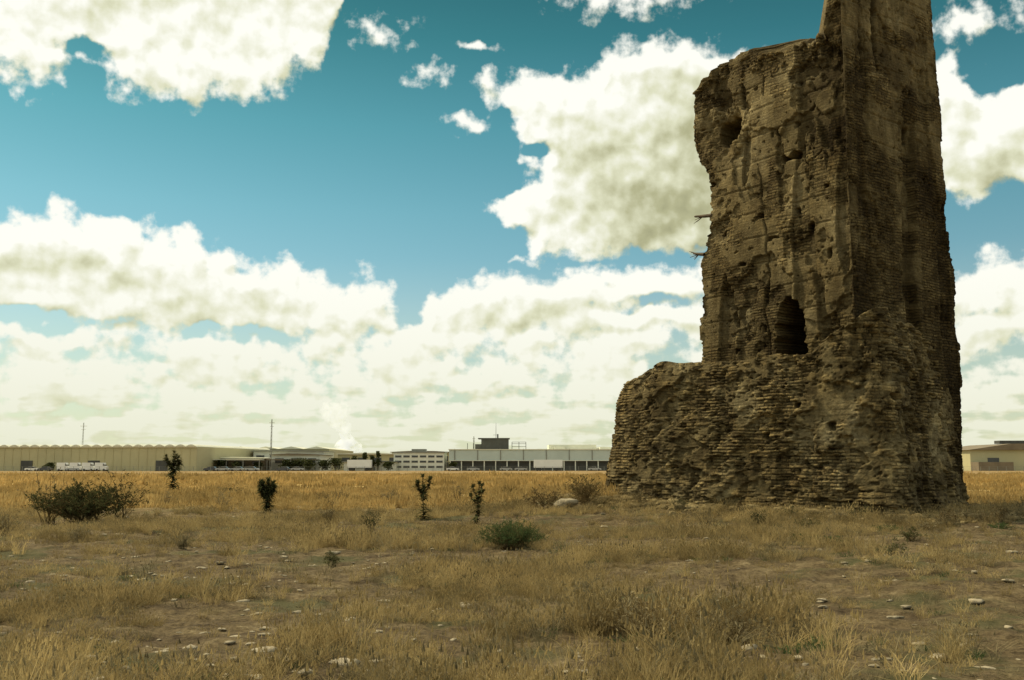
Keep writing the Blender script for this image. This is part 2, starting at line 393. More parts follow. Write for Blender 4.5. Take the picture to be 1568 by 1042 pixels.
ztop[seg==3]=15.4-.5*par[seg==3]
wcol=np.where(seg==0,s_top,20+par*6)
jag=.30*fbm(wcol/.55,wcol*0,o=4,seed=31)+.24*(vnoise(wcol/.18,wcol*0,seed=5)-.5)
ztop=ztop+jag
kk=np.linspace(0,1,K)[:,None]
Z=zb+(ztop[None,:]-zb)*kk
par2=np.broadcast_to(par[None,:],Z.shape);seg2=np.broadcast_to(seg[None,:],Z.shape)
stepn=lambda z,sd:(_h(np.floor(z/.10),z*0,z*0,sd)-.5)
sl_=sLz(Z)+.18*fbm(Z/.6,Z*0,o=4,seed=41)+.08*stepn(Z,44);tr_=tRz(Z)+.07*fbm(Z/.5,Z*0+3,o=3,seed=42)+.06*stepn(Z,45)
cc_sh=.05*fbm(Z/.6,Z*0+7,o=3,seed=43)
Cx=C0[0]+cc_sh*LD[0];Cy=C0[1]+cc_sh*LD[1]
Lx=Cx+LD[0]*sl_;Ly=Cy+LD[1]*sl_;Rx=Cx+RD[0]*tr_;Ry=Cy+RD[1]*tr_
Bx=Lx+RD[0]*5.3;By=Ly+RD[1]*5.3
X=np.select([seg2==0,seg2==1,seg2==2,seg2==3],[Cx+(Lx-Cx)*par2,Cx+(Rx-Cx)*par2,Rx+(Bx-Rx)*par2,Bx+(Lx-Bx)*par2])
Y=np.select([seg2==0,seg2==1,seg2==2,seg2==3],[Cy+(Ly-Cy)*par2,Cy+(Ry-Cy)*par2,Ry+(By-Ry)*par2,By+(Ly-By)*par2])
nxs=np.select([seg==0,seg==1,seg==2,seg==3],[LN[0],RN[0],-LN[0],-RN[0]])[None,:].astype(float)
nys=np.select([seg==0,seg==1,seg==2,seg==3],[LN[1],RN[1],-LN[1],-RN[1]])[None,:].astype(float)
NX=smooth_cols(nxs,3);NY=smooth_cols(nys,3)
sd=np.select([seg2==0,seg2==1,seg2==2,seg2==3],[par2*sl_,par2*tr_,par2*6,par2*5.3])
S_=sd+seg2*40
e1,id1=coursed(S_,Z,.30,.13,100)
e2,id2=coursed(S_,Z,.27,.085,200,.012)
plaster=sstep(-.13,-.04,fbm(S_/1.2,Z/1.5,o=5,seed=51)+np.where(Z>9,.02,0))
plaster=plaster*(1-sstep(5.8,4.5,Z)*.7)
brick=np.where(seg2==1,sstep(3.5,3.7,sd+.5*fbm(S_/.5,Z/.5,o=2,seed=61))*sstep(12.5,11.0,Z),0)
brick=np.maximum(brick,np.where(seg2==1,sstep(1.2,1.0,np.abs(sd-1.4)+.8*fbm(S_/.4,Z/.4,o=2,seed=62))*sstep(10.5,9,Z)*.9,0))
brick=np.maximum(brick,sstep(.06,.10,fbm(S_/1.5+3,Z/1.1,o=3,seed=63))*.9)
plaster=plaster*(1-brick)
stone=((e1-.6)*.020+(id1-.5)*.028*e1)
stone=stone*(1-plaster*.88)
stone=stone*(1-brick)+((e2-.5)*.022+(id2-.5)*.014)*brick
flat=np.where(seg2==1,.5,1.)
big=(.10*fbm(S_/2.2,Z/3.0,o=3,seed=81)+.028*fbm(S_/.5,Z/.4,o=4,seed=91))*flat
def sheet(seed,sx,sz,t,dep,rim=.010):
    q=fbm(S_/sx,Z/sz,o=5,seed=seed);return -dep*sstep(t,t+rim,q),q
sh1,q1=sheet(99,1.7,2.4,.035,.11);sh2,q2=sheet(139,1.0,1.2,.09,.08);sh3,_=sheet(149,.55,.4,.17,.05);sh4,_=sheet(159,.8,4.5,.10,.13)
sheets=(sh1+sh2+sh3+sh4)*flat
putlog=-.035*sstep(.05,.0,np.abs(((Z+.1*fbm(S_/2,Z/2,o=2,seed=12))%.86)-.43))
disp=stone+big+sheets+putlog*plaster
pit=sstep(.29,.33,fbm(S_/.16,Z/.14,o=2,seed=171));disp=disp-.07*pit
tone=.56+(id1-.5)*.28*(1-plaster*.85)-.22*(1-e1)*(1-plaster*.9)
tone=tone*(1-brick)+(.42+(id2-.5)*.15-.12*(1-e2))*brick
tone=tone+sheets*1.5+.5*fbm(S_/1.3,Z/.9,o=4,seed=172)-.10*pit
tone=tone-np.where(seg2==1,.13+.10*sstep(2.2,3.6,sd)*sstep(13,10,Z),0)  # right face turned from the sun: its shade is painted into the tone
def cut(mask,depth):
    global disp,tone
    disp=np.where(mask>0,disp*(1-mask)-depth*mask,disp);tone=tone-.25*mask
onL=(seg2==0).astype(float);onR=(seg2==1).astype(float)
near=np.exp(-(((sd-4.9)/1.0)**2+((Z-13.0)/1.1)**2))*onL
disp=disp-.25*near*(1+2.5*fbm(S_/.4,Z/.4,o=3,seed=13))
for i,(s,z,ww,h,dp,ar) in enumerate([(4.72,12.95,.95,.85,1.2,0),(2.2,11.4,.8,.28,.9,0),(2.45,5.75,1.15,2.1,1.8,1),(2.62,12.35,.14,.24,.35,0),(2.85,12.3,.14,.22,.35,0),(1.9,12.4,.16,.22,.35,0),
      (.45,11.7,.24,.42,.4,0),(1.46,9.0,.36,.24,.5,0),(.83,8.0,.26,.34,.45,0),(2.0,9.6,.22,.3,.35,0),(.8,10.15,.32,.16,.4,0),(4.6,5.35,.22,.24,.4,0),(3.4,9.7,.24,.22,.4,0),(3.3,7.1,.18,.9,.3,0),(3.5,14.1,.2,.16,.3,0),(3.0,8.9,.6,.14,.2,0),(5.0,9.4,.22,.2,.35,0),(3.45,6.0,.2,.3,.3,0),(5.4,11.2,.2,.2,.3,0),(1.1,6.6,.2,.16,.3,0),(1.55,7.5,.5,.12,.2,0),(4.2,8.2,.4,.14,.25,0)]):
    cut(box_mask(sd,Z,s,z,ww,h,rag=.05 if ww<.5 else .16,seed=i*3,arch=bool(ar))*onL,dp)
for i,(s,z,ww,h,dp) in enumerate([(3.45,12.2,.3,.6,.5),(1.75,15.4,.35,3.2,.35),(1.0,14.5,.2,2.2,.2),(4.75,6.75,.14,.25,.4),(4.95,6.75,.14,.25,.4),(3.1,3.9,.2,.22,.4),(4.2,4.4,.2,.2,.4),(2.6,7.8,.2,.25,.35),(4.1,10.8,.2,.2,.3)]):
    cut(box_mask(sd,Z,s,z,ww,h,rag=.10,seed=90+i*3)*onR,dp)
seam=sstep(.40,.30,np.abs(sd-3.2-.25*np.sin(Z*.6)+.4*fbm(S_/.7,Z/1.2,o=3,seed=14)))*onR*sstep(13.5,12,Z)
disp=disp-.28*seam;tone=tone-.10*seam
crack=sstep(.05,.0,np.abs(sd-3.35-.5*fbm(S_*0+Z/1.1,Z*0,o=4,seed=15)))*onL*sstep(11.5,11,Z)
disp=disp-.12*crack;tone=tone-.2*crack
X=X+NX*disp;Y=Y+NY*disp
def loft_mesh(name,X,Y,Z,tone,mat,along,bw):
    K,M=X.shape
    cx,cy=X[-1].mean(),Y[-1].mean()
    Xs=[X];Ys=[Y];Zs=[Z];Ts=[tone];As=[along];Bs=[bw]
    for r in (.93,.85,.7,.5,.25,.02):
        x=cx+(X[-1]-cx)*r;y=cy+(Y[-1]-cy)*r
        z=Z[-1]*r+np.median(Z[-1])*(1-r)+.35*fbm(x/.6,y/.6,o=3,seed=19)
        Xs.append(x[None]);Ys.append(y[None]);Zs.append(z[None]);Ts.append(tone[-1][None]);As.append(along[-1][None]);Bs.append(bw[-1][None]*0)
    X=np.concatenate(Xs);Y=np.concatenate(Ys);Z=np.concatenate(Zs);T=np.concatenate(Ts);A=np.concatenate(As);B=np.concatenate(Bs)
    K=X.shape[0];id_=np.arange(K*M).reshape(K,M);nx_=np.roll(id_,-1,1)
    F=np.stack([id_[:-1],nx_[:-1],nx_[1:],id_[1:]],-1).reshape(-1,4)
    return mesh_np(name,np.stack([X,Y,Z],-1).reshape(-1,3),F,[mat],False,attrs={'tone':T.ravel(),'along':A.ravel(),'brickwork':B.ravel()})
bwk=np.clip(np.maximum(brick,(1-plaster)*.85),0.22,1)
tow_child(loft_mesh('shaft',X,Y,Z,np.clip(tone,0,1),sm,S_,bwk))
# ---- rubble base
poly=np.array([[3.05,35.0],[4.1,33.4],[6.3,31.2],[9.0,29.0],[10.75,27.95],[11.4,28.35],[13.0,30.3],[14.5,32.0],[14.8,33.2],[13.,36.5],[9.5,38.3],[5.3,38.2],[3.2,36.8]])
polyt=np.array([[3.85,35.25],[4.7,33.75],[6.7,31.8],[9.0,29.6],[10.3,28.6],[11.0,28.85],[12.5,30.5],[14.2,32.1],[14.4,33.2],[12.8,35.8],[9.5,37.5],[5.8,37.4],[4.1,36.7]])
zt=np.array([4.6,5.0,5.0,5.0,6.1,6.3,5.8,4.9,4.6,4.4,4.4,4.7,4.6])
L=np.concatenate([[0],np.cumsum(np.hypot(*np.diff(np.vstack([poly,poly[:1]]),axis=0).T))])
M=820;t=np.linspace(0,L[-1],M,endpoint=False)
def per(a): return np.interp(t,L,np.append(a,a[0]))
bx,by,tx_,ty_,zt_=per(poly[:,0]),per(poly[:,1]),per(polyt[:,0]),per(polyt[:,1]),per(zt)
def sm1(a,k=9):
    ker=np.hanning(2*k+3)[1:-1];ker/=ker.sum();return np.convolve(np.concatenate([a[-k:],a,a[:k]]),ker,'valid')
bx,by,tx_,ty_,zt_=map(sm1,(bx,by,tx_,ty_,zt_))
zt_=zt_+.34*fbm(t/.8,t*0,o=5,seed=131)
K=250;kk=np.linspace(0,1,K)[:,None]
Z=-.4+(zt_[None]+.4)*kk
q=np.where(kk>.86,kk+(kk-.86)**2*7,kk)
X=bx*(1-q)+tx_*q;Y=by*(1-q)+ty_*q
dx=np.gradient(bx);dy=np.gradient(by);ln=np.hypot(dx,dy);nx0=sm1(dy/ln,12);ny0=sm1(-dx/ln,12)
if (nx0[60]*(bx[60]-bx.mean())+ny0[60]*(by[60]-by.mean()))<0: nx0=-nx0;ny0=-ny0
T2=np.broadcast_to(t[None],Z.shape)+300
e1,id1=coursed(T2,Z,.24,.10,300,.06);e2,id2=coursed(T2,Z,.38,.17,320,.06)
mixs=sstep(-.04,.04,fbm(T2/1.5,Z/1.2,o=2,seed=171))
plaster=sstep(.0,.10,fbm(T2/1.0,Z/.8,o=4,seed=151))
e=e1*(1-mixs)+e2*mixs;i_=np.where(mixs>.5,id2,id1)
disp=((e-.6)*.035+(i_-.5)*.060*e)*(1-.7*plaster)+.20*fbm(T2/1.9,Z/1.5,o=3,seed=181)+.06*fbm(T2/.35,Z/.3,o=4,seed=191)
for sd_,sx_,sz_,th,dp in ((199,1.3,.9,.03,.12),(209,.7,.6,.09,.09),(219,.4,.3,.16,.06)):
    disp=disp-dp*sstep(th,th+.012,fbm(T2/sx_,Z/sz_,o=5,seed=sd_))
pit=sstep(.22,.27,fbm(T2/.16,Z/.11,o=2,seed=271));disp=disp-.08*pit
talus=np.exp(-np.maximum(Z-.1,0)/.40)*(.12+1.0*np.clip(fbm(T2/1.6,Z*0,o=3,seed=281)+.1,0,1))
disp=disp+talus*(1+1.2*fbm(T2/.3,Z/.15,o=4,seed=282))
tone=.43+(i_-.5)*.5*(1-.6*plaster)-.26*(1-e)*(1-.6*plaster)-.12*pit+.5*fbm(T2/1.0,Z/.7,o=4,seed=272)
tone=tone+.38*sstep(.13,.18,fbm(T2/.3,Z/.2,o=2,seed=273))
for (px,pz,ww,h) in [(9.4,2.75,.3,.3),(7.6,2.5,.22,.25),(8.5,3.4,.2,.2),(12.2,2.6,.25,.4),(11.3,3.6,.5,.3),(13.7,3.1,.2,.22)]:
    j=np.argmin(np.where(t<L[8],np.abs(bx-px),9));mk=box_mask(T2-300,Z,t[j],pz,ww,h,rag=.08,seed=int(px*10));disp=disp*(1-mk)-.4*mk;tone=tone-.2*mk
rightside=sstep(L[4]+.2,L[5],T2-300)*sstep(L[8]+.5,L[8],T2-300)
tone=tone-.08*rightside  # shade of the base's right side put into its colour as well
X=X+nx0*disp;Y=Y+ny0*disp
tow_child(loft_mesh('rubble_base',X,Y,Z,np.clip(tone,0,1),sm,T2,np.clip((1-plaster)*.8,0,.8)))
timber=simple_mat('weathered_timber',(.08,.055,.03),.9,.3,8)
mb=MB()
for (s,z,l) in [(5.45,10.15,.8),(5.85,8.85,.5)]:
    p0=np.append(C0+LD*s,z)
    mb.tube([p0,p0+np.array([*(LD*l*.5),.05]),p0+np.array([*(LD*l),.12])],[.07,.06,.035],0,6)
    for q in range(5):
        r=np.array([*(LD*random.uniform(.2,.6)),random.uniform(-.2,.2)])
        mb.tube([p0+np.array([*(LD*l*.5),.05]),p0+np.array([*(LD*l*.5),.05])+r],[.02,.008],0,4)
tow_child(mb.obj('timber_stubs',[timber]))

# ---------------------------------------------------------------- rocks
rockm=simple_mat('dull_limestone',(.26,.215,.135),.95,.5,9,bump=.6)
bm=bmesh.new();bmesh.ops.create_icosphere(bm,subdivisions=2,radius=1)
ico_v=np.array([v.co[:] for v in bm.verts]);ico_f=np.array([[v.index for v in f.verts] for f in bm.faces]);bm.free()
def rock_into(V,F,c,sx,sy,sz,seed):
    n=1+1.7*fbm(ico_v[:,0]*1.5+seed,ico_v[:,1]*1.5,ico_v[:,2]*1.5,o=2,seed=seed)
    v=ico_v*n[:,None];v=np.sign(v)*np.abs(v)**.85
    a=seed*1.7;R=np.array([[math.cos(a),-math.sin(a),0],[math.sin(a),math.cos(a),0],[0,0,1]])
    v=(v*np.array([sx,sy,sz]))@R.T+np.array(c)
    b=sum(len(x) for x in V);V.append(v);F.append(ico_f+b)
V=[];F=[]
for i in range(2000):
    y=7+45*random.random()**1.5;x=random.uniform(-.62,.62)*y
    dn=fbm(np.array([x/3.]),np.array([y/3.]),o=2,seed=77)[0]
    if dn<.0 and random.random()<.6: continue
    s=random.uniform(.015,.034)*(1+1.9*random.random()**6)
    rock_into(V,F,(x,y,g1(x,y)+s*.22),s*1.5,s,s*.42,i)
mesh_np('scattered_stones',np.concatenate(V),np.concatenate(F),[rockm])
V=[];F=[]
for i in range(800):
    u=random.random();j=int(u*L[8]/L[-1]*M)
    off=abs(random.gauss(0,1.0))+.15
    x=bx[j]+nx0[j]*off;y=by[j]+ny0[j]*off
    s=random.uniform(.04,.11)*(1+1.3*random.random()**5)
    rock_into(V,F,(x,y,g1(x,y)+s*.3),s*1.3,s,s*.6,i+3000)
nv=len(np.concatenate(V))
mesh_np('rubble_pile',np.concatenate(V),np.concatenate(F),[sm],attrs={'tone':np.full(nv,.7),'along':np.zeros(nv),'brickwork':np.zeros(nv)})
V=[];F=[];rock_into(V,F,(0,0,0),.42,.25,.15,5)
o=mesh_np('stone_slab',np.concatenate(V),np.concatenate(F),[rockm]);o.location=(1.7,31,g1(1.7,31)+.22)

# ---------------------------------------------------------------- vegetation materials
def leaf_mat(name,c1,c2,trans=.3,world_scale=.5):
    m,n=new_mat(name)
    oi=N(n,'ShaderNodeObjectInfo');ge=N(n,'ShaderNodeNewGeometry')
    no=noise_n(n,world_scale,4,.6,ge.outputs['Position'])
    f=math_n(n,'ADD',math_n(n,'MULTIPLY',oi.outputs['Random'],.5),math_n(n,'MULTIPLY_ADD',no.outputs[0],2.2,-.90),clamp=True)
    col=mixc(n,f,c1,c2)
    d=N(n,'ShaderNodeBsdfDiffuse');t=N(n,'ShaderNodeBsdfTranslucent');n.links.new(col,d.inputs[0]);n.links.new(col,t.inputs[0])
    mx=N(n,'ShaderNodeMixShader');mx.inputs[0].default_value=trans;n.links.new(d.outputs[0],mx.inputs[1]);n.links.new(t.outputs[0],mx.inputs[2])
    o=N(n,'ShaderNodeOutputMaterial');n.links.new(mx.outputs[0],o.inputs[0]);return m
straw=leaf_mat('straw_grass',(.16,.118,.048),(.58,.44,.20),.36,.45)
strawf=leaf_mat('far_straw_grass',(.32,.225,.085),(.66,.48,.20),.36,.1)
straw2=leaf_mat('grey_straw',(.10,.084,.045),(.32,.26,.14),.3,.6)
green=leaf_mat('sage_green_leaf',(.045,.07,.026),(.11,.15,.055),.25,2)
dgreen=leaf_mat('dark_thistle_leaf',(.034,.038,.016),(.095,.095,.038),.2,2)
drybr=leaf_mat('dry_twig',(.07,.05,.025),(.20,.14,.06),.1,2)

def tuft(name,n,h,spread,wd,mat,lean=.5,seedhead=.3):
    V=[];F=[]
    for i in range(n):
        a=random.uniform(0,6.283);r=spread*math.sqrt(random.random())
        bx_,by_=r*math.cos(a),r*math.sin(a)
        a2=a+random.gauss(0,.9);le=random.uniform(.1,lean)*h
        hh=h*random.uniform(.45,1.1);fa=random.uniform(0,6.283);wx,wy=math.cos(fa)*wd/2,math.sin(fa)*wd/2
        b=len(V)
        for t,k in ((0,1),(.4,.9),(.75,.6)):
            x=bx_+math.cos(a2)*le*t*t*1.6;y=by_+math.sin(a2)*le*t*t*1.6;z=hh*t*(1-.15*t)
            V+= [(x-wx*k,y-wy*k,z),(x+wx*k,y+wy*k,z)]
        V.append((bx_+math.cos(a2)*le*1.6,by_+math.sin(a2)*le*1.6,hh*.85))
        F+=[(b,b+1,b+3,b+2),(b+2,b+3,b+5,b+4),(b+4,b+5,b+6)]
        if random.random()<seedhead:
            x,y,z=V[-1];q=wd*1.5;b=len(V)
            V+=[(x-q,y,z-q),(x+q,y,z-q*.5),(x,y,z+q*4),(x,y-q,z-q),(x,y+q,z-q)]
            F+=[(b,b+1,b+2),(b+3,b+4,b+2)]
    return mesh_np(name,np.array(V),F,[mat],do_link=False)
def scatter(name,protos,pts,kind,rot,scl):
    col=bpy.data.collections.new(name+'_parts')
    for p in protos: col.objects.link(p)
    me=bpy.data.meshes.new(name);me.vertices.add(len(pts));me.vertices.foreach_set('co',np.asarray(pts,np.float32).ravel())
    for nm,ty,a in (('kind','INT',kind),('rot','FLOAT_VECTOR',rot),('scl','FLOAT_VECTOR',scl)):
        at=me.attributes.new(nm,ty,'POINT')
        at.data.foreach_set('vector' if ty=='FLOAT_VECTOR' else 'value',np.asarray(a,np.int32 if ty=='INT' else np.float32).ravel())
    ob=link(bpy.data.objects.new(name,me))
    g=bpy.data.node_groups.new(name+'_gn','GeometryNodeTree')
    g.interface.new_socket('Geometry',in_out='INPUT',socket_type='NodeSocketGeometry')
    g.interface.new_socket('Geometry',in_out='OUTPUT',socket_type='NodeSocketGeometry')
    gi=g.nodes.new('NodeGroupInput');go=g.nodes.new('NodeGroupOutput')
    ci=g.nodes.new('GeometryNodeCollectionInfo');ci.inputs['Collection'].default_value=col
    ci.inputs['Separate Children'].default_value=True;ci.inputs['Reset Children'].default_value=True
    ip=g.nodes.new('GeometryNodeInstanceOnPoints');ip.inputs['Pick Instance'].default_value=True
    def na(n,t):
        q=g.nodes.new('GeometryNodeInputNamedAttribute');q.data_type=t;q.inputs[0].default_value=n;return q.outputs[0]
    g.links.new(gi.outputs[0],ip.inputs['Points']);g.links.new(ci.outputs[0],ip.inputs['Instance'])
    g.links.new(na('kind','INT'),ip.inputs['Instance Index'])
    e2r=g.nodes.new('FunctionNodeEulerToRotation');g.links.new(na('rot','FLOAT_VECTOR'),e2r.inputs[0])
    g.links.new(e2r.outputs[0],ip.inputs['Rotation']);g.links.new(na('scl','FLOAT_VECTOR'),ip.inputs['Scale'])
    g.links.new(ip.outputs[0],go.inputs[0])
    md=ob.modifiers.new('scatter','NODES');md.node_group=g
    return ob
protos=[tuft('g0',46,.26,.10,.006,straw),tuft('g1',60,.18,.13,.006,straw,.8),tuft('g2',30,.40,.08,.006,straw,.4,.8),
        tuft('g3',60,.09,.17,.007,straw2,1.0,.0),tuft('g4',26,.28,.12,.007,straw2,.9,.2),
        tuft('g5',90,.28,.34,.022,strawf,.5,.2),tuft('g6',90,.22,.45,.04,strawf,.6,.1),tuft('g7',34,.10,.12,.008,green,.9,.0)]
P_=[];KD=[];SC=[]
def fan(n,y0,y1,half=.64):
    y=np.sqrt(rng.random(n)*(y1*y1-y0*y0)+y0*y0);x=(rng.random(n)*2-1)*half*y
    return x,y
for (n,y0,y1,kinds,pr,s0,kb) in [(15000,6.0,16,[0,1,2,3,4,7],[.20,.20,.07,.29,.17,.07],.72,.38),(23000,16,34,[0,1,2,3,4,7],[.25,.25,.08,.22,.15,.05],.76,.40),
                            (15000,34,70,[5,1,2],[.6,.2,.2],.85,.55),(16000,70,170,[6,5],[.75,.25],1.1,.6)]:
    x,y=fan(n,y0,y1)
    d=fbm(x/2.6,y/2.6,o=3,seed=55)+.5*fbm(x/.7,y/.7,o=2,seed=56)
    bare=sstep(1.,-3.,x)*sstep(22,14,y)*.14
    bare=bare+.22*np.exp(-(((x-11)/6.)**2+((y-26.5)/3.)**2))
    lush=np.exp(-(((x-2.2)/2.4)**2+((y-10)/2.6)**2))*.4
    keep=rng.random(n)<np.clip(kb+d*4.2-bare+lush,.04,1)
    keep&=~((x>4.2)&(x<15)&(y<37.5)&(y>29.3+np.abs(x-10.4)*.8))
    x,y=x[keep],y[keep]
    z=gh(x,y)-.01
    P_.append(np.stack([x,y,z],-1));KD.append(rng.choice(kinds,len(x),p=pr))
    s=s0*(.6+.8*rng.random(len(x)))*(1+.9*np.clip(fbm(x/4,y/4,o=2,seed=57),-.4,1))
    s=s*(1+.6*np.exp(-(((x-2.2)/2.4)**2+((y-10)/2.6)**2)))
    SC.append(np.stack([s,s,s*(.7+.6*rng.random(len(x)))],-1))
P_=np.concatenate(P_);KD=np.concatenate(KD);SC=np.concatenate(SC)
RT=np.stack([rng.normal(0,.12,len(P_)),rng.normal(0,.12,len(P_)),rng.random(len(P_))*6.283],-1)
scatter('dry_grass',protos,P_,KD,RT,SC)

# ---- shrubs / weeds
def weed(name,x,y,w,h,stems,leaves,lsize,mats,lean=1.,lw=.4,sub=3,r0=.01):
    mb=MB()
    for i in range(stems):
        a=random.uniform(0,6.283);rr=random.random()**.6*w/2*lean;hh=h*random.uniform(.5,1)*(1-.35*(rr/(w/2+1e-6))**2)
        b=Vector((random.gauss(0,.06*w),random.gauss(0,.06*w),0))
        tip=Vector((math.cos(a)*rr,math.sin(a)*rr,hh))
        mid=b.lerp(tip,.5)+Vector((random.gauss(0,.05*w),random.gauss(0,.05*w),hh*.12))
        pts=[b,b.lerp(mid,.5),mid,mid.lerp(tip,.5)+Vector((0,0,hh*.03)),tip]
        mb.tube(pts,[r0,r0*.8,r0*.65,r0*.45,r0*.2],0,4)
        segs=[(pts[k],pts[k+1]) for k in range(1,4)]
        for s_ in range(sub):
            p,q=random.choice(segs);o=p.lerp(q,random.random())
            d=Vector((random.gauss(0,1),random.gauss(0,1),random.uniform(-.1,1.2))).normalized()*h*random.uniform(.12,.3)
            e=o+d;e.z=max(e.z,.03);mb.tube([o,o.lerp(e,.5)+Vector((0,0,.01)),e],[r0*.5,r0*.35,r0*.15],0,3);segs.append((o,e))
        for l in range(leaves):
            p,q=random.choice(segs);o=p.lerp(q,random.random())
            d=Vector((random.gauss(0,1),random.gauss(0,1),random.gauss(.3,.8))).normalized()
            sd_=d.cross(Vector((random.gauss(0,1),random.gauss(0,1),random.gauss(0,1)))).normalized()
            L_=lsize*random.uniform(.5,1.3);W=L_*lw
            mb.add([o,o+d*L_*.5+sd_*W*.5,o+d*L_,o+d*L_*.5-sd_*W*.5],[(0,1,2,3)],1)
    return mb.obj(name,mats,loc=(x,y,g1(x,y)-.02),rot=random.random()*6)
def thistle(name,x,y,h,heads,mats,dense=1.,hs=1.,ls=1.4,spread=.16):
    mb=MB();up=Vector((0,0,1))
    stems=[(Vector((0,0,0)),Vector((random.gauss(0,.04),random.gauss(0,.04),h)))]
    for k in range(heads):
        z=h*random.uniform(.45,.7);a=random.uniform(0,6.283)
        stems.append((Vector((0,0,z)),Vector((math.cos(a)*h*spread,math.sin(a)*h*spread,min(h*.98,z+h*random.uniform(.18,.35))))))
    for si,(b,t) in enumerate(stems):
        m=b.lerp(t,.5)+Vector(((t.x-b.x)*.25,(t.y-b.y)*.25,0))
        mb.tube([b,m,t],[.018,.015,.012],0,5)
        L_=(t-b).length;nl=int(60*dense*L_/h)
        for i in range(nl):
            f=random.random()**(1.1 if si==0 else .9);o=(b.lerp(m,f*2) if f<.5 else m.lerp(t,f*2-1))
            a=random.uniform(0,6.283);dz=random.uniform(-.2,1.0)
            d=Vector((math.cos(a),math.sin(a),dz)).normalized();ll=ls*h*random.uniform(.10,.22)*(1.15-.6*(o.z/h))
            s_=d.cross(up).normalized();W=ll*.2
            ed=[]
            for q in range(1,7):
                tq=q/7;wq=W*(1-tq)*(1.5 if q%2 else .35);ed.append((tq,wq))
            lf=[o+d*ll*t_+s_*w_-up*ll*.45*t_*t_ for t_,w_ in ed];rt=[o+d*ll*t_-s_*w_-up*ll*.45*t_*t_ for t_,w_ in ed]
            vs=[o]+lf+[o+d*ll-up*ll*.45]+rt[::-1];mb.add(vs,[tuple(range(len(vs)))],1)
        for i in range(40):
            a=random.uniform(0,6.283);dz=random.uniform(-.3,1.6);d=Vector((math.cos(a),math.sin(a),dz)).normalized()
            ll=random.uniform(.08,.13)*hs;s_=d.cross(Vector((.3,.2,.9))).normalized()*.016
            c=t+Vector((0,0,.0));mb.add([c-s_,c+s_,c+d*ll],[(0,1,2)],1)
        mb.cyl((t.x,t.y,t.z+.01),.04,'z',.08,1,8)
    return mb.obj(name,mats,loc=(x,y,g1(x,y)-.02),rot=random.random()*6)
TM=[drybr,dgreen]
thistle('artichoke_thistle',-2.58,29.5,1.3,5,TM,1.8,1.0,1.45,.15)
thistle('artichoke_thistle',-.98,28.0,1.15,4,TM,1.7,1.0,1.45,.15)
thistle('artichoke_thistle',-8.0,33.0,1.1,14,TM,5.0,1.6,1.6,.22)
thistle('artichoke_thistle',-20.3,60,2.45,7,TM,4,1.8,1.2)
weed('bushy_shrub',-12.7,29.8,3.1,1.25,130,80,.08,[drybr,dgreen],1.,.4,6,.010)
weed('spiky_weed',-11.6,30.0,1.8,1.65,20,20,.09,[drybr,dgreen],1.,.3,5,.01)
weed('spiky_weed',-13.6,29.6,1.8,1.6,18,20,.09,[drybr,straw2],1.,.3,5,.01)
weed('green_bush',-.02,20.3,1.45,.58,150,75,.038,[drybr,green],1.,.3,5,.004)
weed('green_bush',.35,20.9,.8,.40,60,60,.035,[straw2,green],1.,.3,4,.004)
weed('tangled_dry_weed',1.25,9.8,1.5,.42,66,14,.05,[drybr,straw2],1.,.25,7,.004)
weed('tangled_dry_weed',2.0,9.4,1.1,.36,40,10,.05,[drybr,straw2],1.,.25,7,.004)
weed('tangled_dry_weed',.75,10.9,.7,.5,22,26,.06,[straw2,straw2],1.,.2,5,.004)
weed('dry_brush',1.0,31.6,1.6,.75,34,16,.09,[drybr,drybr],1.,.3,5,.009)
weed('dry_brush',2.3,32.3,1.5,.95,34,16,.09,[drybr,drybr],1.,.3,5,.009)
weed('dry_brush',2.4,33.0,1.6,.95,34,16,.09,[drybr,dgreen],1.,.3,5,.009)
for (x,y,w_,h) in [(-7.4,42,1.8,.8),(-5.6,44,1.5,.7),(-10,35,.9,.8),(-2,36,.8,.9),(-5,27.5,.5,.7),(-3.4,24.5,.6,.7),(-12,24,.7,.6),(4.9,25.5,.9,.5),(6.2,25.2,.7,.5),(8.5,26.3,.6,.45),(12.7,26.8,1.1,.4),(14.4,29.0,.9,.5),(8.3,21,.6,.3),(-16,40,1.3,.7),(-14,50,2,.8),(0,47,1.6,.8),(3,43,1.6,.9),(-9.5,22,.6,.4),(15.8,31,.8,.7),(5.3,9.3,.5,.4),(16.6,30.5,1.2,.6),(10,26.6,.8,.3),(6.4,28.6,.9,.45),(-4.5,38,1,.8),(-13,38,.9,.8),(-18,33,1.0,.7),(12,27.3,.8,.4),(13.8,28.0,1.2,.35),(16.5,27.5,1.3,.35),(11.2,26.0,.8,.3),(5.1,30.6,.9,.5),(4.0,31.8,1.0,.6),(9.3,27.2,.9,.5),(11.6,26.9,.7,.45),(7.6,27.6,.8,.4),(13.2,27.4,.9,.5),(15.2,28.4,1.0,.5),(10.2,25.0,1.0,.3),(7.0,24.0,.8,.3),(14.0,25.0,1.1,.3),(-6.5,20,.5,.35),(-3,17,.4,.3),(6.4,17,.6,.3),(-7.5,14,.4,.25)]:
    weed('dry_weed',x,y,w_,h,int(14+10*w_),14,.06,[random.choice([drybr,straw2]),random.choice([drybr,straw2,dgreen,straw2])],1.,.3,5,.005)
for (x,y) in [(6.1,21.4),(6.7,21.0),(12.3,25.5),(-.6,20.9),(9.0,24.2),(14.6,26.6)]:
    weed('green_weed',x,y,.8,.2,30,30,.035,[green,green],1.,.3,3,.004)

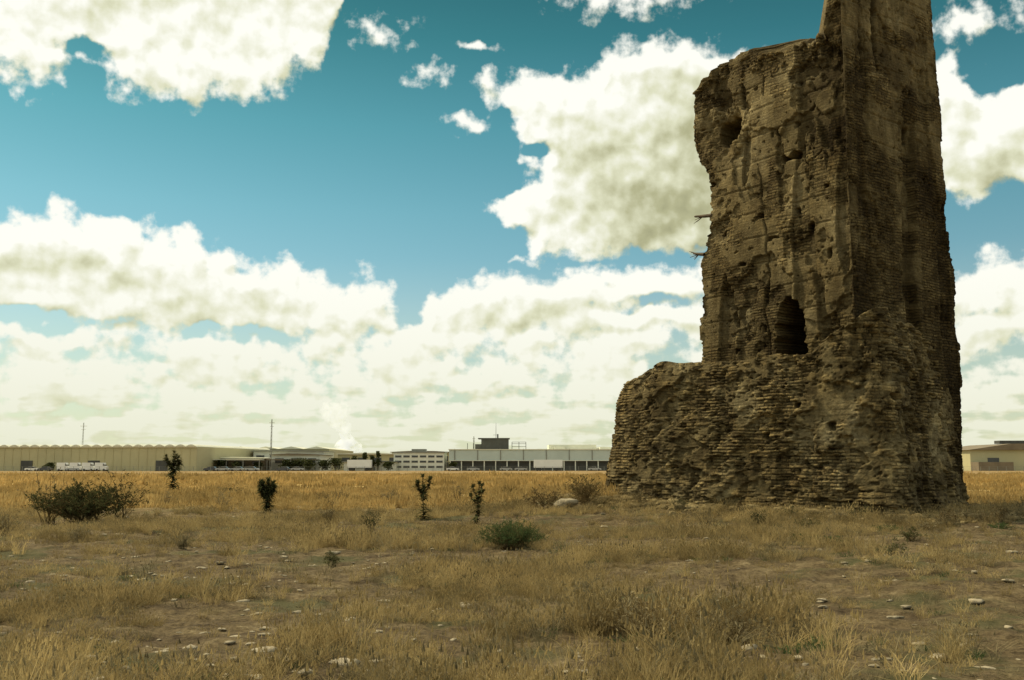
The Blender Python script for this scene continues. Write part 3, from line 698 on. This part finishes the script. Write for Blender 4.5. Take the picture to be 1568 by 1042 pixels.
# ---------------------------------------------------------------- distant buildings
cream=simple_mat('cream_cladding',(.44,.40,.22),.7,.08,.15)
roofw=simple_mat('pale_roof_sheet',(.62,.60,.45),.6,.08,.2)
white=simple_mat('white_render',(.66,.66,.54),.7,.1,.3)
bluew=simple_mat('pale_blue_cladding',(.46,.52,.46),.6,.08,.2)
dark=simple_mat('dark_cladding',(.06,.06,.05),.7,.25,.5)
glass=simple_mat('dark_window_glass',(.05,.055,.055),.2,.2,.5)
brown=simple_mat('brown_brick',(.18,.14,.085),.85,.2,.4)
grey=simple_mat('galvanised_steel',(.22,.22,.18),.5,.15,.5,.3)
tyre=simple_mat('tyre_rubber',(.02,.02,.02),.8,.2,3)
def gable_hall(mb,x0,x1,y0,y1,zw,zp,bays,mw,mr,wav=False):
    mb.box(x0,x1,y0,y1,0,zw,mw)
    bw=(x1-x0)/bays
    for i in range(bays):
        a=x0+i*bw
        if wav: prof=[(a+.02,zw+.01)]+[(a+bw*k/8,zw+.02+(zp-zw)*math.sin(math.pi*k/8)) for k in range(1,8)]+[(a+bw-.02,zw+.01)]
        else: prof=[(a-.01,zw+.01),(a+bw/2,zp),(a+bw-.02,zw+.01)]
        mb.prism(prof,y0-.6,y1+.6,mr)
def doors(mb,x0,x1,y,z0,z1,n,wd,m):
    for i in range(n):
        c=x0+(x1-x0)*(i+.5)/n;mb.box(c-wd/2,c+wd/2,y-.08,y+.1,z0,z1,m)
e=empty('cream_warehouse',(-150,330,0))
mb=MB();gable_hall(mb,-45,48,0,90,7.9,8.6,26,0,1,True)
for i in range(32):
    x=-45+i*93/32+.5;mb.box(x,x+.22,-.12,-.004,0.0,7.7,0)
mb.box(-45.2,48.2,-.35,-.13,7.6,7.95,1)
mb.obj('hall',[cream,roofw,dark,glass],e)
mb=MB();doors(mb,-45,48,-.14,0,3.4,4,4,0);mb.obj('doors',[dark,glass],e)
e.rotation_euler=(0,0,math.radians(-6))
e=empty('cream_warehouse',(-112,395,0));mb=MB();gable_hall(mb,-60,40,0,60,8.3,9.3,10,0,1,False);doors(mb,-60,40,-.1,0,4,8,4,2);mb.obj('hall',[cream,roofw,dark],e)
def shed(name,x0,x1,y,zw,zr,mw,mr,canopy=True,depth=22):
    e=empty(name,((x0+x1)/2,y,0));h=(x1-x0)/2;mb=MB()
    mb.box(-h,h,0,depth,0,zw,0)
    mb.prism([(-h-.6,zw+.01),(-h-.6,zw+.25),(-h*.3,zr),(h*.4,zr-.1),(h+.6,zw+.2),(h+.6,zw+.01)],-.8,depth+.5,1)
    mb.obj('walls_and_roof',[mw,mr],e)
    mb=MB();n=max(3,int((x1-x0)/5))
    for i in range(n):
        c=-h+(i+.5)*2*h/n
        mb.box(c-1.5,c+1.5,-.1,.1,zw*.5,zw*.8,0)
        if i%2: mb.box(c-1.7,c+1.7,-.16,.06,0,zw*.45,0)
    mb.obj('openings',[glass],e)
    if canopy:
        mb=MB();mb.box(-h,h,-7,-.9,3.6,3.95,1)
        for i in range(n+1):
            c=-h+i*2*h/n;dl=(.2 if i==0 else -.2 if i==n else 0);mb.box(c-.12+dl,c+.12+dl,-6.9,-6.65,0,3.6,0)
        mb.obj('canopy',[grey,mr],e)
shed('loading_shed',-128,-103,350,6.4,6.9,white,dark)
shed('loading_shed',-102,-85,345,4.2,4.8,brown,roofw)
shed('workshop_building',-96,-70,372,7.0,7.6,white,grey)
shed('workshop_building',-84,-67,350,5.4,6.0,white,brown)
shed('storage_shed',-66,-42,380,6.0,6.6,cream,roofw,canopy=False)
shed('storage_shed',-48,-24,400,7.0,7.7,cream,brown,canopy=False)
shed('storage_shed',-58,-40,346,3.0,3.6,white,grey,canopy=False,depth=10)
e=empty('white_office_building',(-32.5,350,0));mb=MB();mb.box(-8.8,8.8,0,14,0,6.2,0);mb.box(-9.1,9.1,-.3,14.3,6.21,6.6,1);mb.box(-3,2,4,9,6.61,7.6,1)
mb.obj('walls',[white,grey],e);mb=MB()
for r in (1.3,3.1,4.9):
    for i in range(6):
        c=-7.2+i*2.88;mb.box(c-1.1,c+1.1,-.08,.08,r-.3,r+.4,0)
mb.obj('windows',[glass],e)
e=empty('long_factory',(22,350,0));mb=MB();x0,x1=-44,80
mb.box(x0,x1,0,80,3.6,7.2,0);mb.box(x0+.3,x1-.3,1.2,79,0,3.59,1);mb.box(x0-.2,x1+.2,-.25,80.2,7.21,7.5,2)
mb.obj('walls',[bluew,dark,roofw],e);mb=MB()
for i in range(32):
    c=x0+.4+i*(x1-x0-.8)/31;mb.box(c-.18,c+.18,-.1,.25,0,3.58,0)
for i in range(16):
    c=x0+2+i*(x1-x0-4)/15;mb.box(c-.15,c+.15,-.2,-.01,3.62,7.6,1)
mb.box(x0,x1,-.3,-.11,3.4,3.62,0);mb.obj('columns',[white,grey],e)
mb=MB();mb.box(-33,-23.2,8,18,7.51,11.3,0);mb.box(-35.2,-33.01,7.8,12,7.51,9.4,0);mb.box(-34.2,-22.8,7.7,18.3,11.31,11.6,0);mb.box(-27.4,-26.9,12,12.5,11.61,13.1,0);mb.obj('plant_room',[dark],e)
mb=MB()
mb.tube([(-27.8,12,11.5),(-27.8,12,17.2)],[.1,.05],0,5);mb.tube([(-28.8,12,12.8),(-27,12,12.8)],[.05,.05],0,4)
for c in (-22,-19.5,-17):
    mb.tube([(c,10,7.5),(c,10,10.2)],[.1,.1],0,4)
for z in (8.6,9.6,10.2): mb.tube([(-22,10,z),(-17,10,z)],[.07,.07],0,4)
for c in (-38,-35.9): mb.tube([(c,10,7.5),(c,10,9.8)],[.1,.1],0,4)
mb.obj('roof_antenna_and_frames',[dark],e)
mb=MB();mb.box(-8,10,30,50,7.51,9.7,0);mb.box(-6,-2,28,29.9,7.51,9.0,0);mb.box(11,22,25,50,7.51,8.7,0);mb.obj('roof_store',[white],e)
e=empty('farm_warehouse',(182,350,0));mb=MB();mb.box(-22,45,0,30,0,7.2,0);mb.prism([(-23,7.21),(-8,9.4),(30,9.6),(46,7.21)],-1,31,1);mb.box(-9,5,5,9,9.5,10.6,2)
mb.obj('hall',[cream,brown,dark],e);mb=MB();mb.box(-16,-12,-.1,.1,1,4.5,0);mb.box(-2,2,-.1,.1,0,5,0);mb.box(-22,-10,-6,-.2,0,3,1);mb.obj('openings',[glass,brown],e)
def mast(name,x,y,h,arm):
    mb=MB()
    for (a,b) in ((-.35,-.35),(.35,-.35),(0,.4)): mb.tube([(a,b,0),(a*.3,b*.3,h)],[.1,.07],0,4)
    n=int(h/1.2)
    for i in range(n):
        z=i*h/n;k=1-.7*z/h;k2=1-.7*(z+h/n)/h;mb.tube([(-.35*k,-.35*k,z),(.35*k2,-.35*k2,z+h/n)],[.04,.04],0,3);mb.tube([(.35*k,-.35*k,z),(0,.4*k2,z+h/n)],[.04,.04],0,3)
    mb.tube([(-arm,0,h*.93),(arm,0,h*.93)],[.08,.08],0,4);mb.tube([(-arm*.7,0,h*.86),(arm*.7,0,h*.86)],[.06,.06],0,4)
    mb.obj(name,[grey],loc=(x,y,0))
mast('lattice_mast',-82.5,343,17.6,.9);mast('lattice_mast',-178,415,19.5,1.4);mast('lattice_mast',-16,420,14,.6)
def paint(n,c): return simple_mat(n,c,.35,.05,.5)
pw=paint('white_paint',(.75,.75,.7));ps=paint('silver_paint',(.35,.36,.35));pd=paint('dark_paint',(.04,.045,.06));pr_=paint('red_paint',(.25,.04,.03))
def car(x,y,m,rot=0):
    e=empty('parked_car',(x,y,0));e.rotation_euler=(0,0,rot)
    mb=MB();mb.prism([(-2.1,.35),(-2.15,.8),(-1.9,.95),(-1.2,1.0),(1.2,1.0),(1.95,.88),(2.15,.65),(2.1,.32)][::-1],-.85,.85,0);mb.obj('body',[m],e)
    mb=MB();mb.prism([(-1.7,1.0),(-1.2,1.42),(.4,1.45),(1.2,1.0)][::-1],-.74,.74,0);mb.prism([(-1.1,1.43),(-1.0,1.48),(.3,1.5),(.4,1.45)][::-1],-.7,.7,1);mb.obj('cabin_glass',[glass,m],e)
    mb=MB()
    for cx in (-1.3,1.3):
        for cy in (-.8,.8): mb.cyl((cx,cy,.32),.32,'y',.2,0,14)
    mb.obj('wheels',[tyre],e)
def van(x,y,m,name='delivery_van',l=5.5,h=2.5):
    e=empty(name,(x,y,0));mb=MB()
    mb.prism([(-l/2,.5),(-l/2,h),(l*.22,h),(l*.36,h*.62),(l/2,h*.5),(l/2,.5)][::-1],-1,1,0);mb.obj('body',[m],e)
    mb=MB();mb.prism([(l*.23,h*.95),(l*.36,h*.64),(l*.2,h*.64)][::-1],-1.02,1.02,0);mb.obj('windows',[glass],e)
    mb=MB()
    for cx in (-l*.3,l*.3):
        for cy in (-.9,.9): mb.cyl((cx,cy,.38),.38,'y',.25,0,14)
    mb.obj('wheels',[tyre],e)
def trailer(x,y,l=11):
    e=empty('truck_trailer',(x,y,0));mb=MB();mb.box(-l/2,l/2,-1.25,1.25,1.1,3.7,0);mb.box(-l/2+.2,l/2-.2,-1,1,.85,1.09,1)
    for i in range(9): mb.box(-l/2+.3+i*(l-.6)/8-.04,-l/2+.3+i*(l-.6)/8+.04,-1.3,-1.251,1.15,3.65,0)
    mb.obj('box_body',[pw,dark],e);mb=MB()
    for cx in (-l*.38,-l*.28,l*.3):
        for cy in (-1.1,1.1): mb.cyl((cx,cy,.5),.5,'y',.3,0,14)
    mb.obj('wheels',[tyre],e)
    mb=MB();mb.box(l*.25,l*.28,-.9,-.7,.0,.86,0);mb.box(l*.25,l*.28,.7,.9,.0,.86,0);mb.obj('landing_legs',[dark],e)
trailer(12,333,9.5);trailer(-51,336,8)
for i,(x,l) in enumerate([(-142,3.6),(-138,3.4),(-134,3.6),(-130,3.4)]): van(x,318,pw,'delivery_van',l+.2,2.7)
for i in range(22):
    x=-172+i*3.4+random.uniform(-.5,.5)
    if -145<x<-127: continue
    if random.random()<.25: continue
    car(x+i*1.3,320+random.uniform(-3,3),random.choice([pw,ps,pd,pr_,ps]),random.choice([0,math.pi]))
for x in (-88,-72,-20,-13,-2,3,28,35): car(x,338+random.uniform(-2,2),random.choice([pw,ps,pd,ps]),0)
mb=MB()
for i in range(160):
    x=-180+i*2.6;mb.box(x-.05,x+.05,-.05,.05,0,1.5,0)
for z in (.5,1.0,1.45): mb.box(-180,235,-.02,.02,z-.02,z+.02,0)
mb.obj('boundary_fence',[grey],loc=(0,305,0))
tl=leaf_mat('distant_foliage',(.030,.036,.014),(.08,.088,.035),.15,.6)
bark=simple_mat('bark',(.10,.08,.05),.9,.3,4)
def tree(name,x,y,h,w,slim=False):
    mb=MB();mb.tube([(0,0,0),(.1,0,h*.3),(0,.1,h*.8)],[.05*h,.035*h,.01*h],0,6)
    cl=[]
    for i in range(7):
        a=random.uniform(0,6.28);r=w*.3*(0.3 if slim else 1)*random.random();z=h*random.uniform(.35,.85)
        mb.tube([(0,0,h*random.uniform(.2,.4)),(math.cos(a)*r,math.sin(a)*r,z)],[.018*h,.006*h],0,4);cl.append((math.cos(a)*r,math.sin(a)*r,z))
    cl.append((0,0,h*.85))
    for c in cl:
        R=w*random.uniform(.2,.34)
        for k in range(70):
            d=Vector((random.gauss(0,1),random.gauss(0,1),random.gauss(0,1.6 if slim else .8)))*R*.55
            p=Vector(c)+d;p.z=max(.15*h,min(p.z,h));u=Vector((random.gauss(0,1),random.gauss(0,1),random.gauss(0,1))).normalized()*.32;v=u.cross(Vector((random.gauss(0,1),random.gauss(0,1),1))).normalized()*.24
            mb.add([p-u,p-v,p+u,p+v],[(0,1,2,3)],1)
    mb.obj(name,[bark,tl],loc=(x,y,0))
for (x,y,h,w_) in [(-77,342,3.8,5),(-73,343,4.2,6),(-69,341,3.6,5),(-65,345,3.5,5),(-61,347,4.2,6),(-56,352,4.5,5),(-98,338,3.5,4),(-112,340,3.2,4),(150,345,6,7),(-42,340,3,4),(-20,340,2.8,3),(-122,341,3,4),(-150,326,2.6,3.5),(-105,338,2.8,3.5),(-93,339,3,4),(-86,340,2.8,4)]:
    tree('broadleaf_tree',x,y,h,w_)
for (x,h) in [(-50.5,6.2),(-46,6.6),(-48,5.2),(-54,5.0)]: tree('cypress_tree',x,344,h,2.2,True)
n=9000;x=rng.random(n)*900-450;hh=4+5*np.clip(fbm(x/25,x*0,o=3,seed=88)+.5,0,1);z=rng.random(n)**.8*hh;y=560+rng.random(n)*12
u=rng.normal(0,1,(n,3))*.9;v=rng.normal(0,1,(n,3))*.9;c=np.stack([x,y,z],-1)
V=np.stack([c-u,c-v,c+u,c+v],1).reshape(-1,3);F=np.arange(4*n).reshape(n,4)
mesh_np('distant_tree_line',V,F,[tl])

# ---------------------------------------------------------------- steam plume: vapour volume
bm=bmesh.new()
for (x,y,z,r) in [(-85,520,8,5.2),(-81.5,520,11,3.8),(-88.5,521,11,4.2),(-85,520,14,3.8),(-86.5,519,18,3.2),(-88,520,22,4.4),(-91,520,26,5.4),(-94,520,30,6.0),(-89,521,31,4.8)]:
    bmesh.ops.create_icosphere(bm,subdivisions=3,radius=r,matrix=Matrix.Translation((x,y,z)))
me=bpy.data.meshes.new('steam_plume');bm.to_mesh(me);bm.free()
so_=link(bpy.data.objects.new('steam_plume',me))
rm=so_.modifiers.new('r','REMESH');rm.mode='VOXEL';rm.voxel_size=.6
tx=bpy.data.textures.new('puffs','CLOUDS');tx.noise_scale=3.0
dm=so_.modifiers.new('d','DISPLACE');dm.texture=tx;dm.strength=2.4;dm.texture_coords='GLOBAL'
m,n=new_mat('steam')
ge=N(n,'ShaderNodeNewGeometry');no=noise_n(n,.24,4,.6,ge.outputs['Position'])
sz=N(n,'ShaderNodeSeparateXYZ');n.links.new(ge.outputs['Position'],sz.inputs[0])
vs=N(n,'ShaderNodeVolumePrincipled');vs.inputs['Color'].default_value=(.99,.99,.97,1);vs.inputs['Anisotropy'].default_value=.2
vs.inputs['Emission Color'].default_value=(1,1,.92,1)
dens_=math_n(n,'MULTIPLY',mrange(n,no.outputs[0],.40,.66),mrange(n,sz.outputs[2],12,26,.55,.075,False))
n.links.new(dens_,vs.inputs['Density'])
# vapour scatters light many times; the renderer follows one scattering, the rest is added per unit density
n.links.new(math_n(n,'MULTIPLY',dens_,.42),vs.inputs['Emission Strength'])
o=N(n,'ShaderNodeOutputMaterial');n.links.new(vs.outputs[0],o.inputs['Volume'])
me.materials.append(m)
print('done')
